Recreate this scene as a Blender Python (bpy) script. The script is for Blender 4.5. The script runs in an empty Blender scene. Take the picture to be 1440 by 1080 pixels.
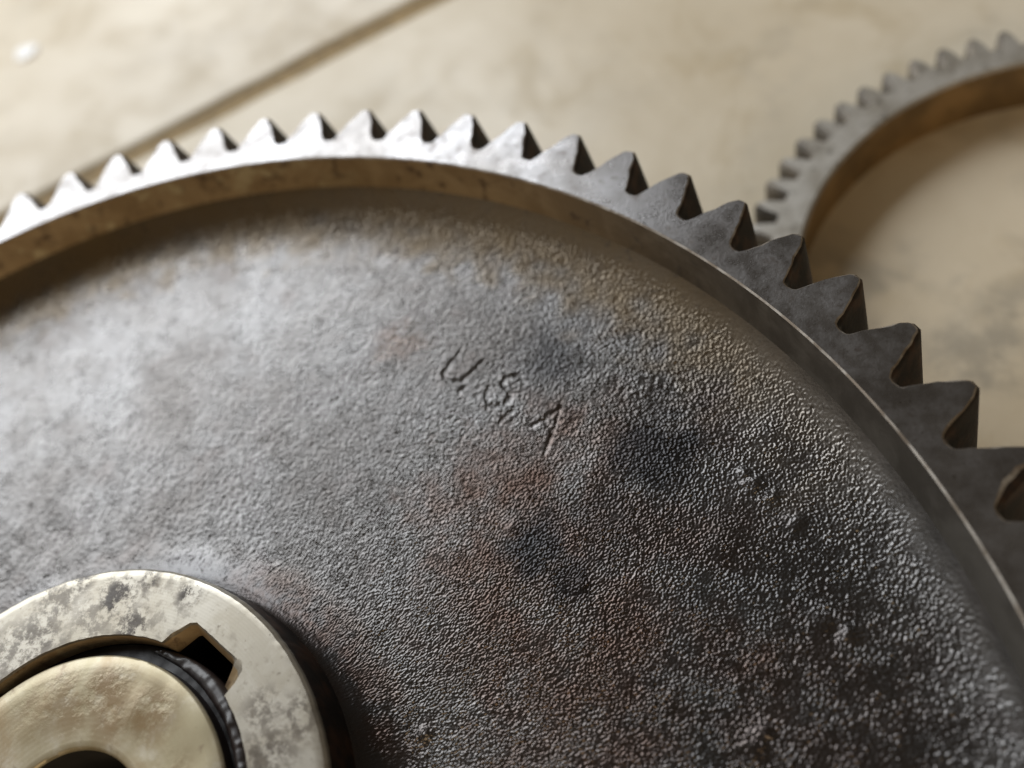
import bpy, math, random
import numpy as np
from mathutils import Vector, Matrix

S = 0.15                      # metres per gear radius: everything below is laid out in gear radii
random.seed(7)
sc = bpy.context.scene
COL = sc.collection
PI = math.pi

# ------------------------------------------------------------------ camera, world, lamps, exposure
cam_d = bpy.data.cameras.new('camera')
cam = bpy.data.objects.new('camera', cam_d); COL.objects.link(cam); sc.camera = cam
R_ = Vector((0.93186132, 0.27067172, -0.24160154))
U_ = Vector((-0.11533618, 0.85236491, 0.51007022))
F_ = Vector((-0.34399426, 0.44744931, -0.82550413))
CAMP = Vector((0.64941087, 0.13263636, 0.82102808))
m = Matrix((R_, U_, -F_)).transposed().to_4x4(); m.translation = CAMP * S
cam.matrix_world = m
cam_d.sensor_fit = 'HORIZONTAL'; cam_d.sensor_width = 36.0
cam_d.lens = 1255.6 / 1440 * 36.0
cam_d.clip_start = 0.005; cam_d.clip_end = 50
cam_d.dof.use_dof = True
cam_d.dof.focus_distance = 0.955 * S
cam_d.dof.aperture_fstop = 8.0

w = bpy.data.worlds.new('World'); sc.world = w; w.use_nodes = True
bg = w.node_tree.nodes['Background']
bg.inputs[0].default_value = (1.0, 0.80, 0.56, 1); bg.inputs[1].default_value = 0.085

def area(name, az, el, dist, sx, sy, radiance, col, target=(0.1, 0.7, -0.1)):
    d = bpy.data.lights.new(name, 'AREA'); d.shape = 'RECTANGLE'
    d.size = sx * S; d.size_y = sy * S; d.color = col
    d.energy = radiance * PI * (sx * S) * (sy * S)
    o = bpy.data.objects.new(name, d); COL.objects.link(o)
    a, e = math.radians(az), math.radians(el)
    v = Vector((math.cos(a) * math.cos(e), math.sin(a) * math.cos(e), math.sin(e)))
    o.location = (Vector(target) + v * dist) * S
    o.rotation_euler = v.to_track_quat('Z', 'Y').to_euler()
    return o
area('window_light', 147, 35, 6.5, 7.0, 3.6, 7.2, (0.935, 0.97, 1.0))
area('side_fill', 208, 40, 8.0, 5.0, 3.5, 0.35, (1.0, 0.95, 0.86))  # weak fill added from the side, no known source; lifts the web's outer fillet
area('room_light', -58, 25, 8.0, 9.0, 4.0, 2.1, (1.0, 0.76, 0.48))

sc.view_settings.view_transform = 'Standard'; sc.view_settings.look = 'None'
sc.view_settings.exposure = 0.0; sc.view_settings.gamma = 1.0

# ------------------------------------------------------------------ helpers
def link_mesh(name, verts, faces, mat, parent=None, smooth=True, sharp=35):
    me = bpy.data.meshes.new(name)
    v = np.asarray(verts, dtype=np.float64) * S
    me.from_pydata([tuple(x) for x in v], [], faces)
    me.validate(); me.update()
    if smooth:
        me.polygons.foreach_set('use_smooth', [True] * len(me.polygons))
        me.set_sharp_from_angle(angle=math.radians(sharp))
    o = bpy.data.objects.new(name, me); COL.objects.link(o)
    if mat: me.materials.append(mat)
    if parent: o.parent = parent
    return o

def empty(name, loc, label=None, cat=None, group=None):
    o = bpy.data.objects.new(name, None); COL.objects.link(o)
    o.location = Vector(loc) * S; o.empty_display_size = 0.02
    if label: o['label'] = label
    if cat: o['category'] = cat
    if group: o['group'] = group
    return o

def rings(profiles, closed_loop=False):
    """profiles: list of (n,3) arrays of the same n, each a closed ring; quads between successive rings"""
    n = len(profiles[0]); V = np.concatenate(profiles); Fc = []
    for i in range(len(profiles) - 1):
        for j in range(n):
            k = (j + 1) % n
            Fc.append((i * n + j, i * n + k, (i + 1) * n + k, (i + 1) * n + j))
    return V, Fc

def circ(n, r, z, c=(0, 0), a0=0.0):
    t = a0 + np.arange(n) * 2 * PI / n
    return np.stack([c[0] + r * np.cos(t), c[1] + r * np.sin(t), np.full(n, z) if np.isscalar(z) else z], 1)

_fields = {}
def field(lo, hi, seed, n=2048, dom=2.0):
    """band-limited random height field (wavelength between lo and hi), unit variance, periodic over dom"""
    key = (lo, hi, seed, n, dom)
    if key not in _fields:
        rng = np.random.default_rng(seed)
        F = np.fft.rfft2(rng.standard_normal((n, n)).astype(np.float32))
        fx = np.fft.fftfreq(n, dom / n)[:, None]; fy = np.fft.rfftfreq(n, dom / n)[None]
        f = np.sqrt(fx * fx + fy * fy)
        H = np.exp(-(f * lo * 0.75) ** 2) * (1 - np.exp(-(f * hi * 0.75) ** 2))
        g = np.fft.irfft2(F * H, s=(n, n)); g /= g.std()
        _fields[key] = g
    return _fields[key]
def samp(g, x, y, dom=2.0):
    n = g.shape[0]
    u = (x / dom % 1.0) * n; v = (y / dom % 1.0) * n
    i = np.floor(u).astype(int); j = np.floor(v).astype(int); a = u - i; b = v - j
    i %= n; j %= n; i1 = (i + 1) % n; j1 = (j + 1) % n
    return (g[i, j] * (1 - a) * (1 - b) + g[i1, j] * a * (1 - b) + g[i, j1] * (1 - a) * b + g[i1, j1] * a * b)

class NT:
    def __init__(self, name, ref=None):
        self.mat = bpy.data.materials.new(name); self.mat.use_nodes = True
        self.t = self.mat.node_tree; self.n = self.t.nodes
        self.b = self.n['Principled BSDF']
        tc = self.n.new('ShaderNodeTexCoord'); tc.object = ref
        mp = self.n.new('ShaderNodeMapping'); mp.inputs['Scale'].default_value = (1 / S,) * 3
        self.l(tc.outputs['Object'], mp.inputs['Vector']); self.co = mp.outputs[0]
    def l(self, a, b): self.t.links.new(a, b)
    def noise(self, scale, detail=4, rough=.55, dist=0, co=None):
        x = self.n.new('ShaderNodeTexNoise'); x.inputs['Scale'].default_value = scale
        x.inputs['Detail'].default_value = detail; x.inputs['Roughness'].default_value = rough
        x.inputs['Distortion'].default_value = dist
        self.l(co or self.co, x.inputs['Vector']); return x.outputs['Fac']
    def ramp(self, fac, lo, hi, a=0.0, b=1.0):
        x = self.n.new('ShaderNodeMapRange'); x.interpolation_type = 'SMOOTHSTEP'
        x.inputs[1].default_value = lo; x.inputs[2].default_value = hi
        x.inputs[3].default_value = a; x.inputs[4].default_value = b
        self.l(fac, x.inputs[0]); return x.outputs[0]
    def math(self, op, a, b):
        x = self.n.new('ShaderNodeMath'); x.operation = op
        for i, v in enumerate((a, b)):
            if isinstance(v, (int, float)): x.inputs[i].default_value = v
            else: self.l(v, x.inputs[i])
        return x.outputs[0]
    def mix(self, fac, a, b):
        x = self.n.new('ShaderNodeMix'); x.data_type = 'RGBA'
        if isinstance(fac, (int, float)): x.inputs[0].default_value = fac
        else: self.l(fac, x.inputs[0])
        for i, v in ((6, a), (7, b)):
            if isinstance(v, tuple): x.inputs[i].default_value = (*v, 1)
            else: self.l(v, x.inputs[i])
        return x.outputs[2]
    def sepx(self):
        x = self.n.new('ShaderNodeSeparateXYZ'); self.l(self.co, x.inputs[0]); return x.outputs[0]
    def attr(self, name):
        x = self.n.new('ShaderNodeAttribute'); x.attribute_name = name; return x.outputs['Fac']
    def bump(self, h, strength, dist, prev=None):
        x = self.n.new('ShaderNodeBump'); x.inputs['Strength'].default_value = strength
        x.inputs['Distance'].default_value = dist * S
        self.l(h, x.inputs['Height'])
        if prev: self.l(prev, x.inputs['Normal'])
        return x.outputs[0]
    def set(self, **k):
        nm = {'col': 'Base Color', 'metal': 'Metallic', 'rough': 'Roughness', 'normal': 'Normal', 'spec': 'Specular IOR Level', 'coat': 'Coat Weight', 'coatr': 'Coat Roughness', 'aniso': 'Anisotropic'}
        for a, v in k.items():
            i = self.b.inputs[nm[a]]
            if isinstance(v, tuple): i.default_value = (*v, 1)
            elif isinstance(v, (int, float)): i.default_value = v
            else: self.l(v, i)
        return self.mat

ZF = -0.42                    # floor level
PITCH = 2 * PI / 75
PH = 2.19916 + 0.004          # angle of one tooth centre
RC = (0.001, -0.0086)         # centre of the rim's inner edge and of the cast web
HC, BC, SLC, HOC = (0.0004, 0.0101), (0.0032, 0.0246), (-0.0012, 0.0197), (0.0045, 0.0236)

# ------------------------------------------------------------------ roots of the things
gear = empty('spur_gear', (0, 0, 0), 'large cast iron spur gear with grainy dished web, stamped letters and keyed hub', 'gear')

# ------------------------------------------------------------------ materials
def m_web():
    t = NT('cast_iron', gear)
    n1 = t.noise(5.5, 5, .6); n2 = t.noise(14, 4, .6); n3 = t.noise(90, 3, .6); n4 = t.noise(330, 2, .5)
    c = t.mix(t.ramp(n1, .30, .70), (.092, .086, .082), (.134, .131, .130))
    c = t.mix(t.math('MULTIPLY', t.ramp(n2, .52, .78), .18), c, (.115, .080, .068))
    rust = t.math('MULTIPLY', t.attr('rust'), t.ramp(t.noise(34, 4, .65), .30, .62))
    c = t.mix(t.math('MULTIPLY', rust, .8), c, (.105, .060, .040))
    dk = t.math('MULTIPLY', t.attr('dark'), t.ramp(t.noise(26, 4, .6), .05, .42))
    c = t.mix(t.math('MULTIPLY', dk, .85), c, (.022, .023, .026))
    c = t.mix(t.math('MULTIPLY', t.attr('ochre_shade'), t.ramp(t.noise(7, 4, .6), .1, .7, .45, .95)), c, (.125, .088, .043))
    c = t.mix(t.math('MULTIPLY', t.math('MULTIPLY', t.attr('umber'), t.ramp(t.noise(15, 6, .7), .34, .60)), t.math('SUBTRACT', 1.0, t.math('MULTIPLY', dk, .9))), c, (.072, .046, .036))
    c = t.mix(t.ramp(n3, .58, .74, 0, .45), c, (.045, .040, .037))
    ro = t.ramp(n2, .3, .7, .24, .32)
    h = t.math('ADD', t.math('MULTIPLY', n4, .15), t.math('MULTIPLY', n3, .5))
    return t.set(col=c, metal=t.ramp(t.attr('ochre_shade'), 0, 1, .86, .45), rough=ro, normal=t.bump(h, .45, .0016))
def m_rim():
    t = NT('machined_steel', gear)
    n1 = t.noise(9, 5, .6); n2 = t.noise(38, 5, .65); n3 = t.noise(240, 3, .65)
    c = t.mix(t.ramp(n1, .35, .7), (.175, .166, .160), (.285, .280, .284))
    c = t.mix(t.ramp(n2, .56, .70, 0, .75), c, (.115, .098, .085))
    c = t.mix(t.ramp(t.noise(120, 3, .6), .63, .72, 0, .6), c, (.09, .075, .065))
    h = t.math('ADD', t.math('MULTIPLY', n3, .9), t.math('MULTIPLY', n2, .22))
    return t.set(col=c, metal=.9, rough=t.ramp(n2, .35, .65, .25, .385), normal=t.bump(h, .20, .0014))
def m_wall():
    t = NT('turned_bore_wall', gear)
    n1 = t.noise(12, 5, .65, .6); n2 = t.noise(40, 4, .6)
    c = t.mix(t.ramp(n1, .40, .62), (.29, .21, .120), (.39, .295, .18))
    c = t.mix(t.ramp(n2, .54, .68, 0, .85), c, (.12, .08, .05))
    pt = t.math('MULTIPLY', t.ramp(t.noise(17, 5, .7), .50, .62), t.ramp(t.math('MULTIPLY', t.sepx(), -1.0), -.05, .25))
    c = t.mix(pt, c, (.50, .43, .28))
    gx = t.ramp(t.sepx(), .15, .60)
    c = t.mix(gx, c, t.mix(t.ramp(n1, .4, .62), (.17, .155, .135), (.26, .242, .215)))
    return t.set(col=c, metal=t.ramp(gx, 0, 1, .30, .75), rough=.36, normal=t.bump(n2, .3, .003))
def m_flank():
    t = NT('oily_shaded_flank', gear)  # oil black, also deepened to carry the shade of faces turned from the window
    n1 = t.noise(30, 4, .6)
    c = t.mix(t.ramp(n1, .45, .7), (.016, .013, .011), (.060, .032, .019))
    return t.set(col=c, metal=.5, rough=.5, normal=t.bump(t.noise(120, 3), .25, .002))
def m_edge():
    t = NT('worn_bright_edge', gear)
    n1 = t.noise(60, 4, .6)
    c = t.mix(t.ramp(n1, .4, .65), (.25, .21, .17), (.45, .42, .38))
    return t.set(col=c, metal=.75, rough=.45)
def m_hub():
    t = NT('bright_hub_steel', gear)
    n1 = t.noise(13, 6, .68, .4); n2 = t.noise(44, 5, .65, .3); n3 = t.noise(5, 3)
    c = t.mix(t.ramp(n3, .35, .65), (.40, .368, .305), (.47, .445, .39))
    c = t.mix(t.ramp(n1, .44, .60, 0, .4), c, (.30, .265, .20))
    sp = t.math('MULTIPLY', t.ramp(n2, .46, .58), t.ramp(t.noise(6.5, 5, .65), .48, .58))
    c = t.mix(t.math('MULTIPLY', sp, .45), c, (.070, .058, .045))
    gm = t.math('MULTIPLY', t.attr('grime'), t.ramp(t.noise(52, 7, .78), .43, .55))
    c = t.mix(gm, c, (.050, .038, .028))
    c = t.mix(t.ramp(t.noise(75, 5, .7), .54, .70, 0, .5), c, (.20, .175, .135))
    c = t.mix(t.ramp(t.noise(150, 3, .6), .66, .74, 0, .7), c, (.12, .1, .08))
    h = t.math('ADD', t.math('MULTIPLY', t.math('MULTIPLY', gm, t.noise(110, 4, .6)), 1.5), t.math('MULTIPLY', n2, .3))
    wv = t.n.new('ShaderNodeTexWave'); wv.wave_type = 'RINGS'; wv.rings_direction = 'Z'
    wv.inputs['Scale'].default_value = 95; wv.inputs['Distortion'].default_value = 1.2; wv.inputs['Detail'].default_value = 3
    t.l(t.co, wv.inputs['Vector'])
    h = t.math('ADD', h, t.math('MULTIPLY', wv.outputs['Fac'], .05))
    return t.set(col=c, metal=t.ramp(gm, 0, 1, .72, .10), rough=t.ramp(gm, 0, 1, .40, .34), normal=t.bump(h, .10, .003))
def m_sleeve():
    t = NT('brassy_turned_steel', gear)
    n1 = t.noise(11, 6, .65, .3); n2 = t.noise(50, 4, .6)
    mp = t.n.new('ShaderNodeMapping'); mp.inputs['Location'].default_value = (-HOC[0], -HOC[1], 0)
    t.l(t.co, mp.inputs['Vector'])
    wv = t.n.new('ShaderNodeTexWave'); wv.wave_type = 'RINGS'; wv.rings_direction = 'Z'
    wv.inputs['Scale'].default_value = 60; wv.inputs['Distortion'].default_value = .6; wv.inputs['Detail'].default_value = 2
    t.l(mp.outputs[0], wv.inputs['Vector'])
    c = t.mix(t.ramp(n1, .38, .64), (.36, .315, .205), (.45, .405, .30))
    c = t.mix(t.ramp(t.noise(9, 5, .6, .5), .46, .64, 0, .75), c, (.29, .205, .105))
    c = t.mix(t.ramp(t.noise(26, 5, .65), .52, .66, 0, .45), c, (.56, .53, .45))
    c = t.mix(t.ramp(n2, .60, .72, 0, .8), c, (.22, .17, .11))
    gm = t.math('MULTIPLY', t.attr('grime'), t.ramp(t.noise(30, 5, .7), .34, .56))
    c = t.mix(t.math('MULTIPLY', gm, .8), c, (.24, .165, .085))
    n5 = t.math('MULTIPLY', gm, t.noise(20, 3, .5))
    nb = t.bump(wv.outputs['Fac'], .05, .0004)
    return t.set(col=c, metal=t.ramp(gm, 0, 1, .45, .15), rough=t.ramp(gm, 0, 1, .42, .26), normal=t.bump(t.math('ADD', n5, t.math('MULTIPLY', n2, .15)), .16, .004, nb))
def m_plain(name, col, metal, rough, var=.25, sc_=30, bump=.3):
    t = NT(name, gear); n1 = t.noise(sc_, 4, .6)
    c = t.mix(t.ramp(n1, .35, .68), tuple(x * (1 - var) for x in col), tuple(min(1, x * (1 + var)) for x in col))
    return t.set(col=c, metal=metal, rough=rough, normal=t.bump(n1, bump, .003))
def m_tile():
    t = NT('beige_ceramic', gear)
    n1 = t.noise(1.6, 4, .55); n2 = t.noise(5.5, 5, .6, .4); n3 = t.noise(24, 4, .6); n4 = t.noise(2.6, 5, .6, .3)
    c = t.mix(t.ramp(n1, .33, .67), (.520, .442, .318), (.625, .550, .425))
    c = t.mix(t.ramp(n2, .48, .70, 0, .6), c, (.42, .335, .205))
    c = t.mix(t.ramp(n3, .60, .74, 0, .35), c, (.66, .60, .48))
    st = t.math('MULTIPLY', t.ramp(n4, .45, .62, 0, .7), t.ramp(t.noise(11, 4, .6), .38, .6))
    c = t.mix(t.math('MULTIPLY', st, t.ramp(t.sepx(), .2, .9, .18, 1)), c, (.27, .245, .20))
    return t.set(col=c, metal=0, rough=t.ramp(n2, .3, .7, .34, .50), spec=.45, normal=t.bump(t.math('ADD', n2, t.math('MULTIPLY', n3, .4)), .25, .01))
def m_ring():
    t = NT('grey_ring_steel', gear)
    n1 = t.noise(16, 5, .6); n2 = t.noise(60, 4, .6)
    c = t.mix(t.ramp(n1, .35, .68), (.34, .315, .27), (.48, .46, .42))
    c = t.mix(t.ramp(n2, .55, .7, 0, .7), c, (.13, .115, .095))
    return t.set(col=c, metal=.5, rough=.46, normal=t.bump(n2, .3, .003))
M = dict(web=m_web(), rim=m_rim(), wall=m_wall(), flank=m_flank(), edge=m_edge(), hub=m_hub(), sleeve=m_sleeve(), tile=m_tile(), ring=m_ring(),
         ringwall=m_plain('rusty_ring_bore', (.20, .128, .055), .3, .5, .35, 9),
         ringgrime=m_plain('grimy_ring_flank', (.13, .112, .09), .5, .5, .5, 14),
         shoulder=m_plain('blued_shoulder_steel', (.026, .025, .026), .5, .45, .4, 24),
         grout=m_plain('brown_grout', (.27, .19, .088), 0, .85, .25, 40, .6),
         cavity=m_plain('black_cavity', (.012, .011, .010), 0, .8, .2),  # near-black so keyway and sleeve hole read deep: their shade as colour
         grease=m_plain('wet_black_grease', (.016, .011, .010), 0, .38, .25, 40, .1),
         chip=m_plain('speck_white', (.90, .90, .90), 0, .3, .05))

# ------------------------------------------------------------------ floor: grout bed with tiles laid on it
fl = link_mesh('floor', [(-9, -6, ZF - .010), (9, -6, ZF - .010), (9, 9, ZF - .010), (-9, 9, ZF - .010)], [(0, 1, 2, 3)], M['grout'], smooth=False)
fl['kind'] = 'structure'
ga, gb = np.array((-0.3779, 1.8103)), np.array((-1.0889, 1.1881))
ju = (ga - gb) / np.linalg.norm(ga - gb); jv = np.array((-ju[1], ju[0]))     # along and across the joint (jv points up-left)
TS, TW = 3.4, 0.055
def tile_mesh():
    h = TS / 2 - TW / 2; prof = [(h + .004, -.02), (h, -.008), (h - .007, -.0025), (h - .02, 0)]
    V, Fc = [], []
    nseg = 40
    def ring_pts(a, z):
        p = []
        for s in range(4):
            for k in range(nseg):
                q = -a + 2 * a * k / nseg
                p.append([(q, -a), (a, q), (-q, a), (-a, -q)][s] + (z,))
        return p
    for a, z in prof: V += ring_pts(a, z)
    n = nseg * 4
    wob = samp(field(.08, .5, 3), np.arange(n) * .08, np.zeros(n)) * .0022
    for i in range(3):
        for j in range(n):
            x, y, z = V[i * n + j]; k = 1 + wob[j] / h; V[i * n + j] = (x * k, y * k, z)
    for i in range(3):
        for j in range(n): Fc.append((i * n + j, i * n + (j + 1) % n, (i + 1) * n + (j + 1) % n, (i + 1) * n + j))
    Fc.append(tuple(range(3 * n, 4 * n)))
    return V, Fc
tv, tf = tile_mesh()
t0 = None
for i, (a, b) in enumerate([(0, 0), (0, 1), (1, 0), (-1, 0), (0, -1), (1, 1), (-1, 1), (1, -1), (-1, -1)]):
    if t0 is None: o = t0 = link_mesh('tile', tv, tf, M['tile'], fl, True, 60)
    else:
        o = t0.copy(); COL.objects.link(o); o.parent = fl
    # the visible joint lies between tile rows b=0 and b=1; long side centred well outside the frame
    c = gb + ju * (1.35 + TS * a) - jv * (TS / 2) + jv * (TS * b)
    o.location = (c[0] * S, c[1] * S, ZF * S); o.rotation_euler = (0, 0, math.atan2(ju[1], ju[0]))

# ------------------------------------------------------------------ large gear: teeth and rim
HALF = [(.0036, 1.0000), (.0062, .9975), (.0100, .9910), (.0138, .9832), (.0176, .9745), (.0214, .9655), (.0252, .9572), (.0284, .9500), (.0312, .9445), (.0350, .9412), (PITCH / 2, .9400)]
RB = .930; NB = 8; THICK = .23; HELIX = .24   # the teeth lean clockwise as they go down
def tooth_mesh(name, jig=0.0, seed=0, chip=False):
    rng = random.Random(seed)
    ang = [-a for a, r in reversed(HALF)] + [a for a, r in HALF]
    rad = [r for a, r in reversed(HALF)] + [r for a, r in HALF]
    P = np.array([(r * math.cos(a), r * math.sin(a)) for a, r in zip(ang, rad)])
    # outward normals in the plane
    T = np.gradient(P, axis=0); Nn = np.stack([T[:, 1], -T[:, 0]], 1); Nn /= np.linalg.norm(Nn, axis=1)[:, None]
    for i in (0, -1): Nn[i] = P[i] / np.linalg.norm(P[i])
    n = len(P)
    jit = np.array([rng.uniform(-1, 1) for _ in range(n)]) * jig; jit[:2] = 0; jit[-2:] = 0
    if chip: jit[3:9] = (-.002, -.005, -.008, -.007, -.008, -.003)
    L = [(P + Nn * (0 + jit[:, None]), 0.0), (P + Nn * (.0016 + jit[:, None] * .6), -.0012), (P + Nn * .0042, -.0048), (P + Nn * .0042, -THICK + .005), (P, -THICK)]
    base = [(RB * math.cos(a), RB * math.sin(a)) for a in np.linspace(-PITCH / 2, PITCH / 2, NB + 1)]
    V, Fc, mi = [], [], []
    for pts, z in L:
        ca, sa = math.cos(HELIX * z), math.sin(HELIX * z)
        V += [(x * ca - y * sa, x * sa + y * ca, z) for x, y in pts]
    bt = len(V); V += [(x, y, 0.0) for x, y in base]
    bb = len(V); V += [(x, y, -THICK) for x, y in base]
    # top and bottom: quads fanned between base arc and profile
    Fc.append(tuple(list(range(n)) + list(range(bt + NB, bt - 1, -1)))); mi.append(0)
    Fc.append(tuple(list(range(4 * n + n - 1, 4 * n - 1, -1)) + list(range(bb, bb + NB + 1)))); mi.append(0)
    for i in range(4):
        for j in range(n - 1):
            Fc.append((i * n + j, (i + 1) * n + j, (i + 1) * n + j + 1, i * n + j + 1)); mi.append(2 if i < 1 or (i < 2 and j > n // 2) else 1)  # left bevels get the bright edge, right ones dark: light painted by side
    me = bpy.data.meshes.new(name)
    me.from_pydata([tuple(x * S for x in v) for v in V], [], Fc); me.update()
    for k in ('rim', 'flank', 'edge'): me.materials.append(M[k])
    me.polygons.foreach_set('material_index', mi)
    me.set_sharp_from_angle(angle=math.radians(38)); me.polygons.foreach_set('use_smooth', [i > 1 for i in range(len(mi))])
    # make sure the faces look outward
    import bmesh
    bm = bmesh.new(); bm.from_mesh(me); bmesh.ops.recalc_face_normals(bm, faces=bm.faces)
    bm.to_mesh(me); bm.free()
    return me
variants = [tooth_mesh('tooth', .0015, s) for s in range(8)]; chipped = tooth_mesh('tooth', .001, 3, True)
for k in range(75):
    o = bpy.data.objects.new('tooth', chipped if k == 19 else variants[(k * 5 + k // 7) % 8]); COL.objects.link(o); o.parent = gear
    o.rotation_euler = (0, 0, PH - k * PITCH)
    if k == 19: o['label'] = 'tooth with a bright chipped corner'

NR = 75 * NB
a0 = PH - PITCH / 2
pr = [circ(NR, RB, -THICK, a0=a0), circ(NR, RB, 0, a0=a0), circ(NR, .9180, 0, RC, a0), circ(NR, .9160, -.0016, RC, a0), circ(NR, .9125, -.030, RC, a0), circ(NR, .9090, -.056, RC, a0), circ(NR, .9090, -.14, RC, a0), circ(NR, .86, -THICK, RC, a0), circ(NR, RB, -THICK, a0=a0)]
V, Fc = rings(pr[1:8]); 
Fc = [f[::-1] for f in Fc]
nick = samp(field(.01, .06, 5), V[:, 0], V[:, 1])
sel = np.isclose(V[:, 2], -.0016); V[sel, 2] -= .0012 * np.clip(nick[sel] - .9, 0, 2); 
rim = link_mesh('rim', V, Fc, M['rim'], gear, True, 30)
rim.data.materials.append(M['wall']); rim.data.materials.append(M['edge'])
rim.data.polygons.foreach_set('material_index', [[0, 2, 1, 1, 1, 0][i // NR] for i in range(len(Fc))])

# ------------------------------------------------------------------ large gear: cast web with its grain, stamped letters and lumps as real relief
prof_r = np.array([.286, .290, .294, .303, .318, .338, .362, .40, .50, .62, .72, .79, .825, .850, .870, .888, .902, .912])
prof_z = np.array([-.026, -.040, -.054, -.068, -.079, -.0855, -.089, -.0905, -.091, -.090, -.0885, -.0880, -.0870, -.0835, -.0775, -.0690, -.0590, -.0500])
def web_z(r):
    # smooth interpolation (cubic Hermite, monotone enough)
    mk = np.gradient(prof_z, prof_r); i = np.clip(np.searchsorted(prof_r, r) - 1, 0, len(prof_r) - 2)
    h = prof_r[i + 1] - prof_r[i]; t = np.clip((r - prof_r[i]) / h, 0, 1)
    return ((1 + 2 * t) * (1 - t) ** 2 * prof_z[i] + t * (1 - t) ** 2 * h * mk[i] + t * t * (3 - 2 * t) * prof_z[i + 1] + t * t * (t - 1) * h * mk[i + 1])
LET = [[[0.1874, 0.6623], [0.1803, 0.6473], [0.1761, 0.6328], [0.1773, 0.6233], [0.1879, 0.6184], [0.2027, 0.6214], [0.2119, 0.6353], [0.2221, 0.6526]],
       [[0.2054, 0.6071], [0.2097, 0.6119]],
       [[0.285, 0.6273], [0.2759, 0.6364], [0.2653, 0.6371], [0.2577, 0.6309], [0.2579, 0.6236], [0.2681, 0.6148], [0.2731, 0.6073], [0.2693, 0.5977], [0.257, 0.5919], [0.2468, 0.5945], [0.2402, 0.6068], [0.2417, 0.6173]],
       [[0.2693, 0.5728], [0.275, 0.5816], [0.2811, 0.5894]],
       [[0.3395, 0.6018], [0.3272, 0.5873], [0.3112, 0.5732]], [[0.3395, 0.6018], [0.3392, 0.5755], [0.3355, 0.5398]], [[0.3247, 0.583], [0.3387, 0.5639]]]
LDEP = [1, .9, 1, .9, .7, .65, .4]
LUMP = [(.5738, .5409, .010, .006), (.5941, .5277, .008, .005), (.561, .5516, .007, .004), (.6224, .5042, .010, .004), (.6812, .400, .009, .005), (.672, .398, .008, -.004), (.6606, .4097, .014, .0025), (.323, .4451, .008, .002), (.4179, .3972, .006, .003), (.6123, .2771, .010, .005), (.6199, .2918, .007, .004), (.2950, .2106, .007, .006), (.55, .47, .02, .0025), (.46, .63, .03, -.002), (.40, .52, .03, .002), (.58, .60, .02, .0015)]
def seg_dist(x, y, pl):
    d = np.full(x.shape, 9.0)
    for (ax, ay), (bx, by) in zip(pl[:-1], pl[1:]):
        ux, uy = bx - ax, by - ay; L = ux * ux + uy * uy
        t = np.clip(((x - ax) * ux + (y - ay) * uy) / L, 0, 1)
        d = np.minimum(d, np.hypot(x - ax - t * ux, y - ay - t * uy))
    return d
fine = np.radians(np.linspace(10, 142, 1700)); coarse = np.radians(np.linspace(142, 370, 160))[1:-1]
th = np.concatenate([fine, coarse]); nt = len(th)
rr = np.concatenate([np.linspace(.286, .34, 50)[:-1], np.linspace(.34, .912, 600)]); nr = len(rr)
Rg, Tg = np.meshgrid(rr, th, indexing='ij')
X = RC[0] + Rg * np.cos(Tg); Y = RC[1] + Rg * np.sin(Tg)
Z = web_z(Rg)
g1 = samp(field(.0032, .0070, 11, 3000, 1.5), X, Y, 1.5); g2 = samp(field(.010, .030, 12), X + .3, Y); g3 = samp(field(.05, .2, 13), X, Y)
amp = (.36 + .95 * np.clip((X + .05) / .50 + .05 * g3, 0, 1)) + .10 * np.clip(g3, -1.5, 1.5)
quiet = np.ones_like(X)
for pl in LET: quiet = np.minimum(quiet, 1 - .55 * np.exp(-(seg_dist(X, Y, pl) / .012) ** 2))
edge = np.clip((.907 - Rg) / .030, 0.0, 1) * np.clip((Rg - .29) / .06, .25, 1)
grit = samp(field(.0056, .0125, 14, 3000, 1.5), X, Y, 1.5)
pebble = .75 * np.tanh(g1) + .55 * np.clip(grit - .1, 0, 1.6) ** 1.3 - .15 * np.clip(-grit - .9, 0, 1)
patch = samp(field(.025, .09, 17), X, Y)
pit = np.clip(samp(field(.008, .020, 18), X, Y) - 1.9, 0, 1.5)
dz = (.00066 * quiet * amp * (1 + .30 * np.clip(patch, -1.6, 1.6)) * pebble - .0011 * pit * amp + .00009 * g2) * edge + .00006 * g3 * edge
for pl, dep in zip(LET, LDEP):
    d = np.abs(seg_dist(X, Y, pl) + .0009 * g2)
    dz += dep * (-.0020 * np.exp(-(d / .0022) ** 2) + .0001 * np.exp(-((d - .0060) / .0026) ** 2)) * (1 + .35 * np.clip(g2, -1.5, 1.5))
for lx, ly, s, h in LUMP:
    d2 = ((X - lx) ** 2 + (Y - ly) ** 2) / s ** 2
    dz += h * .75 * np.exp(-d2 * (1 + .25 * np.clip(g2, -2, 2)))
Z = Z + dz
V = np.stack([X, Y, Z], -1).reshape(-1, 3)
idx = np.arange(nr * nt).reshape(nr, nt); nx = np.roll(idx, -1, 1)
Q = np.stack([idx[:-1], idx[1:], nx[1:], nx[:-1]], -1).reshape(-1, 4)
me = bpy.data.meshes.new('web')
me.vertices.add(len(V)); me.vertices.foreach_set('co', (V * S).astype(np.float32).ravel())
me.loops.add(Q.size); me.loops.foreach_set('vertex_index', Q.astype(np.int32).ravel())
me.polygons.add(len(Q)); me.polygons.foreach_set('loop_start', np.arange(0, Q.size, 4, dtype=np.int32))
me.update(calc_edges=True); me.validate()
me.polygons.foreach_set('use_smooth', np.ones(len(Q), bool))
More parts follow.
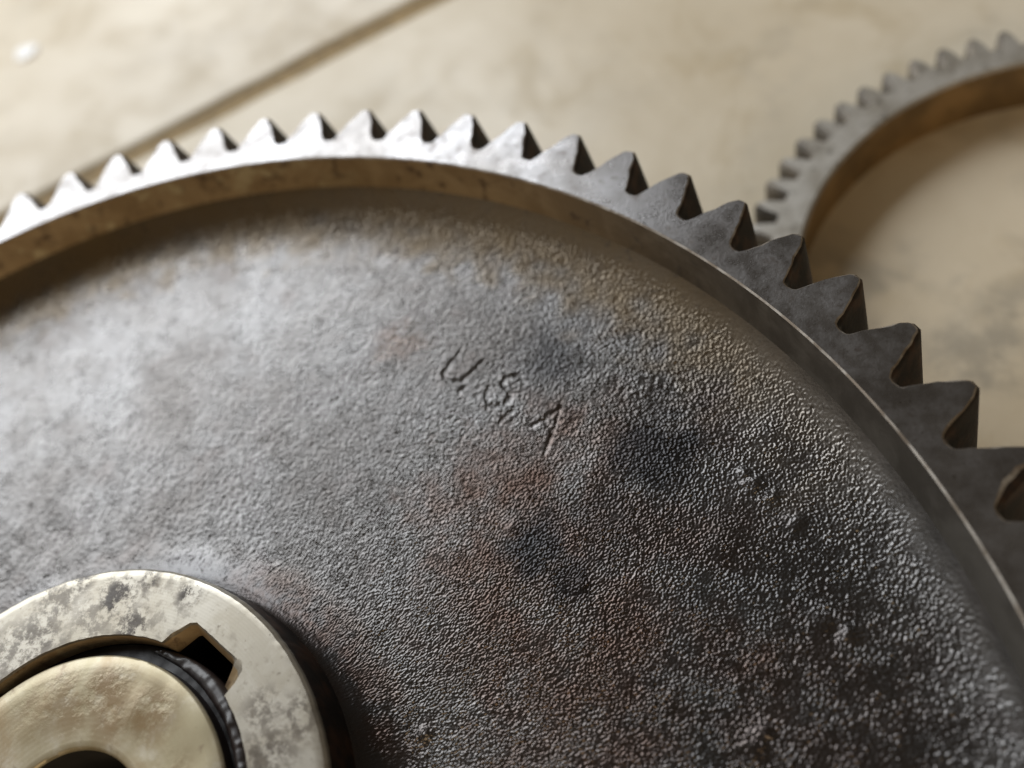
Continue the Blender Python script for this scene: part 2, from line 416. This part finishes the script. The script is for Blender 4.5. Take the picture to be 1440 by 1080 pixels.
def blob(pts):
    a = np.zeros_like(X)
    for px, py, s, k in pts:
        d = np.hypot(X - px, Y - py) / s + .16 * g3 + .05 * g2
        a = np.maximum(a, k * np.clip(1.5 - d, 0, 1))
    return a
rust = blob([(.10, .67, .03, .5), (.33, .44, .05, .45), (.60, .36, .03, .85), (.32, .39, .04, .6), (.24, .46, .05, .35), (.45, .33, .06, .5), (.5, .28, .05, .5), (.40, .57, .04, .35), (.30, .5, .05, .4), (.43, .42, .05, .45)])
aa = np.degrees(Tg)
rust = np.maximum(rust, .95 * np.clip(1 - np.abs(Rg - .325) / .045, 0, 1) * np.clip((95 - aa) / 20, 0, 1) * np.clip((aa - 25) / 15, 0, 1))
dark = blob([(.47, .56, .055, 1), (.355, .425, .04, 1), (.40, .40, .03, .9), (.31, .67, .04, .7), (.36, .44, .04, .8), (.5, .52, .06, .5), (.55, .45, .08, .5), (.43, .46, .06, .6), (.55, .3, .1, .5), (.62, .33, .08, .5), (.60, .34, .16, .5), (.68, .25, .14, .5), (.64, .45, .08, .5)])
oc = np.clip((Rg - .785 + .012 * g3) / .10, 0, 1); dark = np.maximum(dark, .75 * np.clip(1 - np.abs(Rg - .312) / .045, 0, 1) ** .7)  # dark ring painted in the hub fillet to mute the window's sheen there
ochre_shade = oc * oc * (3 - 2 * oc) * np.clip((aa - 35) / 30, 0, 1)  # brown oil band by the rim, with the rim's shade put into its colour
umber = blob([(.37, .46, .13, .9), (.46, .36, .16, 1), (.30, .40, .08, .7), (.45, .40, .12, .8), (.38, .50, .10, .7), (.56, .30, .14, .8), (.33, .36, .10, .6), (.66, .32, .10, .7), (.50, .58, .06, .5)])
for nm, arr in (('umber', umber), ('rust', rust), ('dark', dark), ('ochre_shade', ochre_shade)):
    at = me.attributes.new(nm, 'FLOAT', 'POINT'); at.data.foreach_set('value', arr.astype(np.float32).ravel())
me.materials.append(M['web'])
web = bpy.data.objects.new('web', me); COL.objects.link(web); web.parent = gear

# ------------------------------------------------------------------ large gear: hub with its keyway
def star(center, pts_polar, base, th):
    """outline radius seen from center: a circle of radius base, opened out by a polygon notch"""
    out = np.full(len(th), base)
    pts = [np.array((r * math.cos(math.radians(a)), r * math.sin(math.radians(a)))) for a, r in pts_polar]
    for p, q in zip(pts[:-1], pts[1:]):
        e = q - p
        for i, t in enumerate(th):
            d = np.array((math.cos(t), math.sin(t)))
            den = d[0] * e[1] - d[1] * e[0]
            if abs(den) < 1e-9: continue
            k = (p[0] * e[1] - p[1] * e[0]) / den; s = (p[0] * d[1] - p[1] * d[0]) / den
            if k > 0 and -1e-6 <= s <= 1 + 1e-6: out[i] = max(out[i], k)
    return out
hth = np.concatenate([np.radians(np.linspace(50, 92, 260)), np.radians(np.linspace(92, 410, 420))[1:-1]]); hn = len(hth)
def pol(center, r, z): return np.stack([center[0] + r * np.cos(hth), center[1] + r * np.sin(hth), np.full(hn, z)], 1)
top_n = [(86.0, .197), (84.2, .209), (80.5, .2255), (78.6, .2290), (76.5, .2275), (61.5, .2275), (59.6, .2285), (58.2, .225), (56.8, .212), (55.8, .195)]
mid_n = [(84.0, .195), (82.0, .208), (80.6, .218), (79.6, .2205), (63.8, .2165), (62.6, .214), (61.4, .195)]
HUBG = [(-.062,.2539,.022,1),(-.1185,.263,.014,.9),(-.0328,.2802,.012,.8),(.0229,.2753,.012,1),(-.1365,.2344,.025,.6),(-.1379,.1897,.03,.7),(-.1579,.1735,.03,.6),(.1616,.1845,.02,.6),(.2011,.1872,.02,.7),(.1857,.1505,.025,.7),(-.0277,.2293,.018,.9),(-.0799,.226,.025,.5)]
SLVG = [(-.0739,.1543,.02,.7),(-.0214,.160,.025,1),(.0412,.155,.025,.9),(-.0498,.1322,.02,.8),(-.0053,.1364,.02,.8),(-.0889,.1323,.03,.6),(.092,.11,.02,.5)]
wob = samp(field(.02, .15, 21), hth * .3, hth * 0) * .0004
r_top = star(BC, top_n, .1974, hth) + wob * .5; r_mid = star(BC, mid_n, .1950, hth)
r_c1 = r_top - .25 * (r_top - r_mid)
cav = np.where((hth > math.radians(60)) & (hth < math.radians(85)), .245, .195)
r_out = .2790 + wob * .5
P = [pol(HC, np.full(hn, .2900), -.10), pol(HC, np.full(hn, .2880), -.030), pol(HC, r_out + .0066, -.009), pol(HC, r_out + .0058, -.0045), pol(HC, r_out + .0030, -.0012), pol(HC, r_out - .001, 0)]
ro_xy = pol(HC, r_out - .001, 0)[:, :2]; ri_xy = pol(BC, r_top, 0)[:, :2]
for s in np.linspace(0, 1, 17)[1:]:
    xy = ro_xy * (1 - s) + ri_xy * s; P.append(np.c_[xy, np.full(hn, 0.0)])
P += [pol(BC, r_c1, -.004), pol(BC, r_mid + .0006, -.020), pol(BC, r_mid, -.026), pol(BC, cav, -.027), pol(BC, cav, -.30), pol(HC, np.full(hn, .29), -.30)]
V, Fc = rings(P)
hub = link_mesh('hub', V, Fc, M['hub'], gear, True, 28)
hub.data.materials.append(M['cavity']); hub.data.materials.append(M['wall']); hub.data.materials.append(M['flank'])
def grime(o, pts):
    a = []
    for v in o.data.vertices:
        x, y = v.co.x / S, v.co.y / S
        a.append(max(k * max(0.0, min(1.0, 1.6 - math.hypot(x - px, y - py) / s)) for px, py, s, k in pts))
    at = o.data.attributes.new('grime', 'FLOAT', 'POINT'); at.data.foreach_set('value', a)
grime(hub, HUBG)
nP = len(P); mi = []
for i in range(nP - 1):
    mi += [3 if i < 2 else 0 if i < nP - 6 else 2 if i < nP - 4 else 2 if i == nP - 4 else 1] * hn  # hub wall takes the dark flank material, its shade put into the colour
hub.data.polygons.foreach_set('material_index', mi)

# ------------------------------------------------------------------ sleeve in the bore
slv = empty('sleeve', (SLC[0], SLC[1], ZF), 'round steel sleeve with bright turned face, set inside the hub of the big gear', 'sleeve')
def at0(o, root):
    o.parent = root; o.matrix_parent_inverse = Matrix.Translation(-root.location); return o
n = 200
hc2 = HOC
P = [circ(n, .1800, -.34, SLC), circ(n, .1802, -.0045, SLC), circ(n, .1793, -.0015, SLC), circ(n, .1772, 0, SLC), circ(n, .165, .0008, SLC)]
for s, z in ((.12, .0008), (.25, .0008), (.37, .0006), (.5, .0004), (.62, .0001), (.75, -.0003), (.9, -.0010)):
    c = (SLC[0] * (1 - s) + hc2[0] * s, SLC[1] * (1 - s) + hc2[1] * s); P.append(circ(n, .165 * (1 - s) + .098 * s, z, c))
P += [circ(n, .0930, -.0013, hc2), circ(n, .0875, -.0018, hc2), circ(n, .0852, -.0032, hc2), circ(n, .0838, -.0065, hc2), circ(n, .0825, -.05, hc2), circ(n, .082, -.34, hc2)]
V, Fc = rings(P)
V[:, 2] += np.where((V[:, 2] > -.0032), samp(field(.06, .3, 31), V[:, 0], V[:, 1]) * .0003, 0)
sf = link_mesh('turned_face', V, Fc, M['sleeve'], None, True, 40); at0(sf, slv)
sf.data.materials.append(M['grease']); sf.data.materials.append(M['cavity']); sf.data.polygons.foreach_set('material_index', [1 if i < n else 2 if i >= len(Fc) - 2 * n else 0 for i in range(len(Fc))])
grime(sf, SLVG)
P = [circ(n, .170, -.022, SLC), circ(n, .185, -.022, BC), circ(n, .1935, -.026, BC), circ(n, .1940, -.06, BC), circ(n, .193, -.34, BC)]
V, Fc = rings(P); V[:, 2] += np.where(V[:, 2] > -.03, samp(field(.02, .08, 32), V[:, 0], V[:, 1]) * .0006, 0)
Fc = [f for i, f in enumerate(Fc)]
sh = link_mesh('shoulder', V, Fc, M['shoulder'], None, True, 40); at0(sh, slv)
# grease packed in the gap on the right
ng = 260; ta = np.radians(np.linspace(-60, 92, ng)); cs = 12
V, Fc = [], []
gf = field(.012, .05, 33)
for i, t in enumerate(ta):
    e = min(1, (i / 30), (ng - 1 - i) / 50) ** .5
    for k in range(cs):
        b = PI * 2 * k / cs
        wr = .0098 * e + 1e-4; hz = (.006 + .012 * min(1, max(0, 1.35 - t) / .7)) * e + 1e-4
        rad = .1885 + wr * math.cos(b); lift = hz * math.sin(b)
        x, y = BC[0] + rad * math.cos(t), BC[1] + rad * math.sin(t)
        V.append((x, y, -.0215 + lift))
V = np.array(V); bmp = samp(gf, V[:, 0], V[:, 1]); V[:, 2] += (.0003 * np.clip(bmp, -1.5, 2.0) + .0016 * np.clip(samp(field(.02, .09, 36), V[:, 0], V[:, 1]) - .6, 0, 1.5)) * (V[:, 2] > -.0215)
for i in range(ng - 1):
    for k in range(cs):
        k2 = (k + 1) % cs; Fc.append((i * cs + k, i * cs + k2, (i + 1) * cs + k2, (i + 1) * cs + k))
gr = link_mesh('grease', V, Fc, M['grease'], None, True, 175); at0(gr, slv); gr['kind'] = 'stuff'

# ------------------------------------------------------------------ ring gear lying on the floor behind
ring = empty('ring_gear', (1.0, 1.052, ZF), 'thin toothed steel ring lying on the floor tiles beyond the big gear, blurred', 'ring gear')
ZT, RT, RI, NTH = -.325, .521, .433, 64
rh = ZT - ZF; rp = 2 * PI / NTH; NB2 = 6; RB2 = .475; nn = NTH * NB2; b0 = math.radians(120) - rp / 2
P = [circ(nn, RB2, 0, a0=b0), circ(nn, RB2, rh, a0=b0), circ(nn, RI + .006, rh, a0=b0), circ(nn, RI + .001, rh - .004, a0=b0), circ(nn, RI, rh - .012, a0=b0), circ(nn, RI, 0.0, a0=b0)]
V, Fc = rings(P[1:]); Fc = [f[::-1] for f in Fc]
rb = link_mesh('ring_body', V, Fc, M['ring'], ring, True, 30)
rb.data.materials.append(M['ringwall'])
rb.data.polygons.foreach_set('material_index', [[0, 0, 1, 1][i // nn] for i in range(len(Fc))])
def ring_tooth():
    H = [(.0030, RT + .002), (.0085, RT - .0025), (.0160, RT - .0110), (.0220, RT - .0220), (.0265, RT - .0330), (.0315, RT - .0385), (rp / 2, RT - .0400)]
    ang = [-a for a, r in reversed(H)] + [a for a, r in H]; rad = [r for a, r in reversed(H)] + [r for a, r in H]
    P = np.array([(r * math.cos(a), r * math.sin(a)) for a, r in zip(ang, rad)])
    n = len(P); sh_ = -.010; q = np.stack([P[:, 0] * math.cos(sh_) - P[:, 1] * math.sin(sh_), P[:, 0] * math.sin(sh_) + P[:, 1] * math.cos(sh_)], 1) * (1 - .006)
    q[0], q[-1] = P[0] * .998, P[-1] * .998
    base = [(RB2 * math.cos(a), RB2 * math.sin(a)) for a in np.linspace(-rp / 2, rp / 2, NB2 + 1)]
    V = [(x, y, rh) for x, y in q] + [(x, y, rh - .006) for x, y in P] + [(x, y, 0) for x, y in P]
    bt = len(V); V += [(x, y, rh) for x, y in base]
    Fc = [tuple(list(range(n)) + list(range(bt + NB2, bt - 1, -1)))]
    mi = [0]
    for i in range(2):
        for j in range(n - 1): Fc.append((i * n + j, (i + 1) * n + j, (i + 1) * n + j + 1, i * n + j + 1)); mi.append(1)
    me = bpy.data.meshes.new('tooth'); me.from_pydata([tuple(x * S for x in v) for v in V], [], Fc); me.update()
    import bmesh
    bm = bmesh.new(); bm.from_mesh(me); bmesh.ops.recalc_face_normals(bm, faces=bm.faces); bm.to_mesh(me); bm.free()
    if me.polygons[0].normal.z < 0: me.flip_normals()
    me.materials.append(M['ring']); me.materials.append(M['ringgrime']); me.polygons.foreach_set('material_index', mi); me.set_sharp_from_angle(angle=math.radians(38)); me.polygons.foreach_set('use_smooth', [i > 0 for i in range(len(me.polygons))])
    return me
rtm = ring_tooth()
for k in range(NTH):
    o = bpy.data.objects.new('tooth', rtm); COL.objects.link(o); o.parent = ring
    o.rotation_euler = (0, 0, math.radians(120) - k * rp)

# ------------------------------------------------------------------ small flat white speck on the tile at top left
rng = np.random.default_rng(4); nc = 14
rad = 0.034 * (1 + .12 * rng.standard_normal(nc)); tt = np.arange(nc) * 2 * PI / nc
V = []
for s, z in ((1, 0), (.97, .004), (.85, .007), (.4, .0085)):
    V += [(rad[i] * s * 1.15 * math.cos(tt[i]), rad[i] * s * .9 * math.sin(tt[i]), z) for i in range(nc)]
Fc = [(i * nc + j, i * nc + (j + 1) % nc, (i + 1) * nc + (j + 1) % nc, (i + 1) * nc + j) for i in range(3) for j in range(nc)] + [tuple(range(3 * nc, 4 * nc))]
ch = link_mesh('white_speck', V, Fc, M['chip'], None, True, 60)
ch.location = (-1.5458 * S, 1.6456 * S, ZF * S); ch['label'] = 'small white speck on the beige tile, top left'; ch['category'] = 'chip'
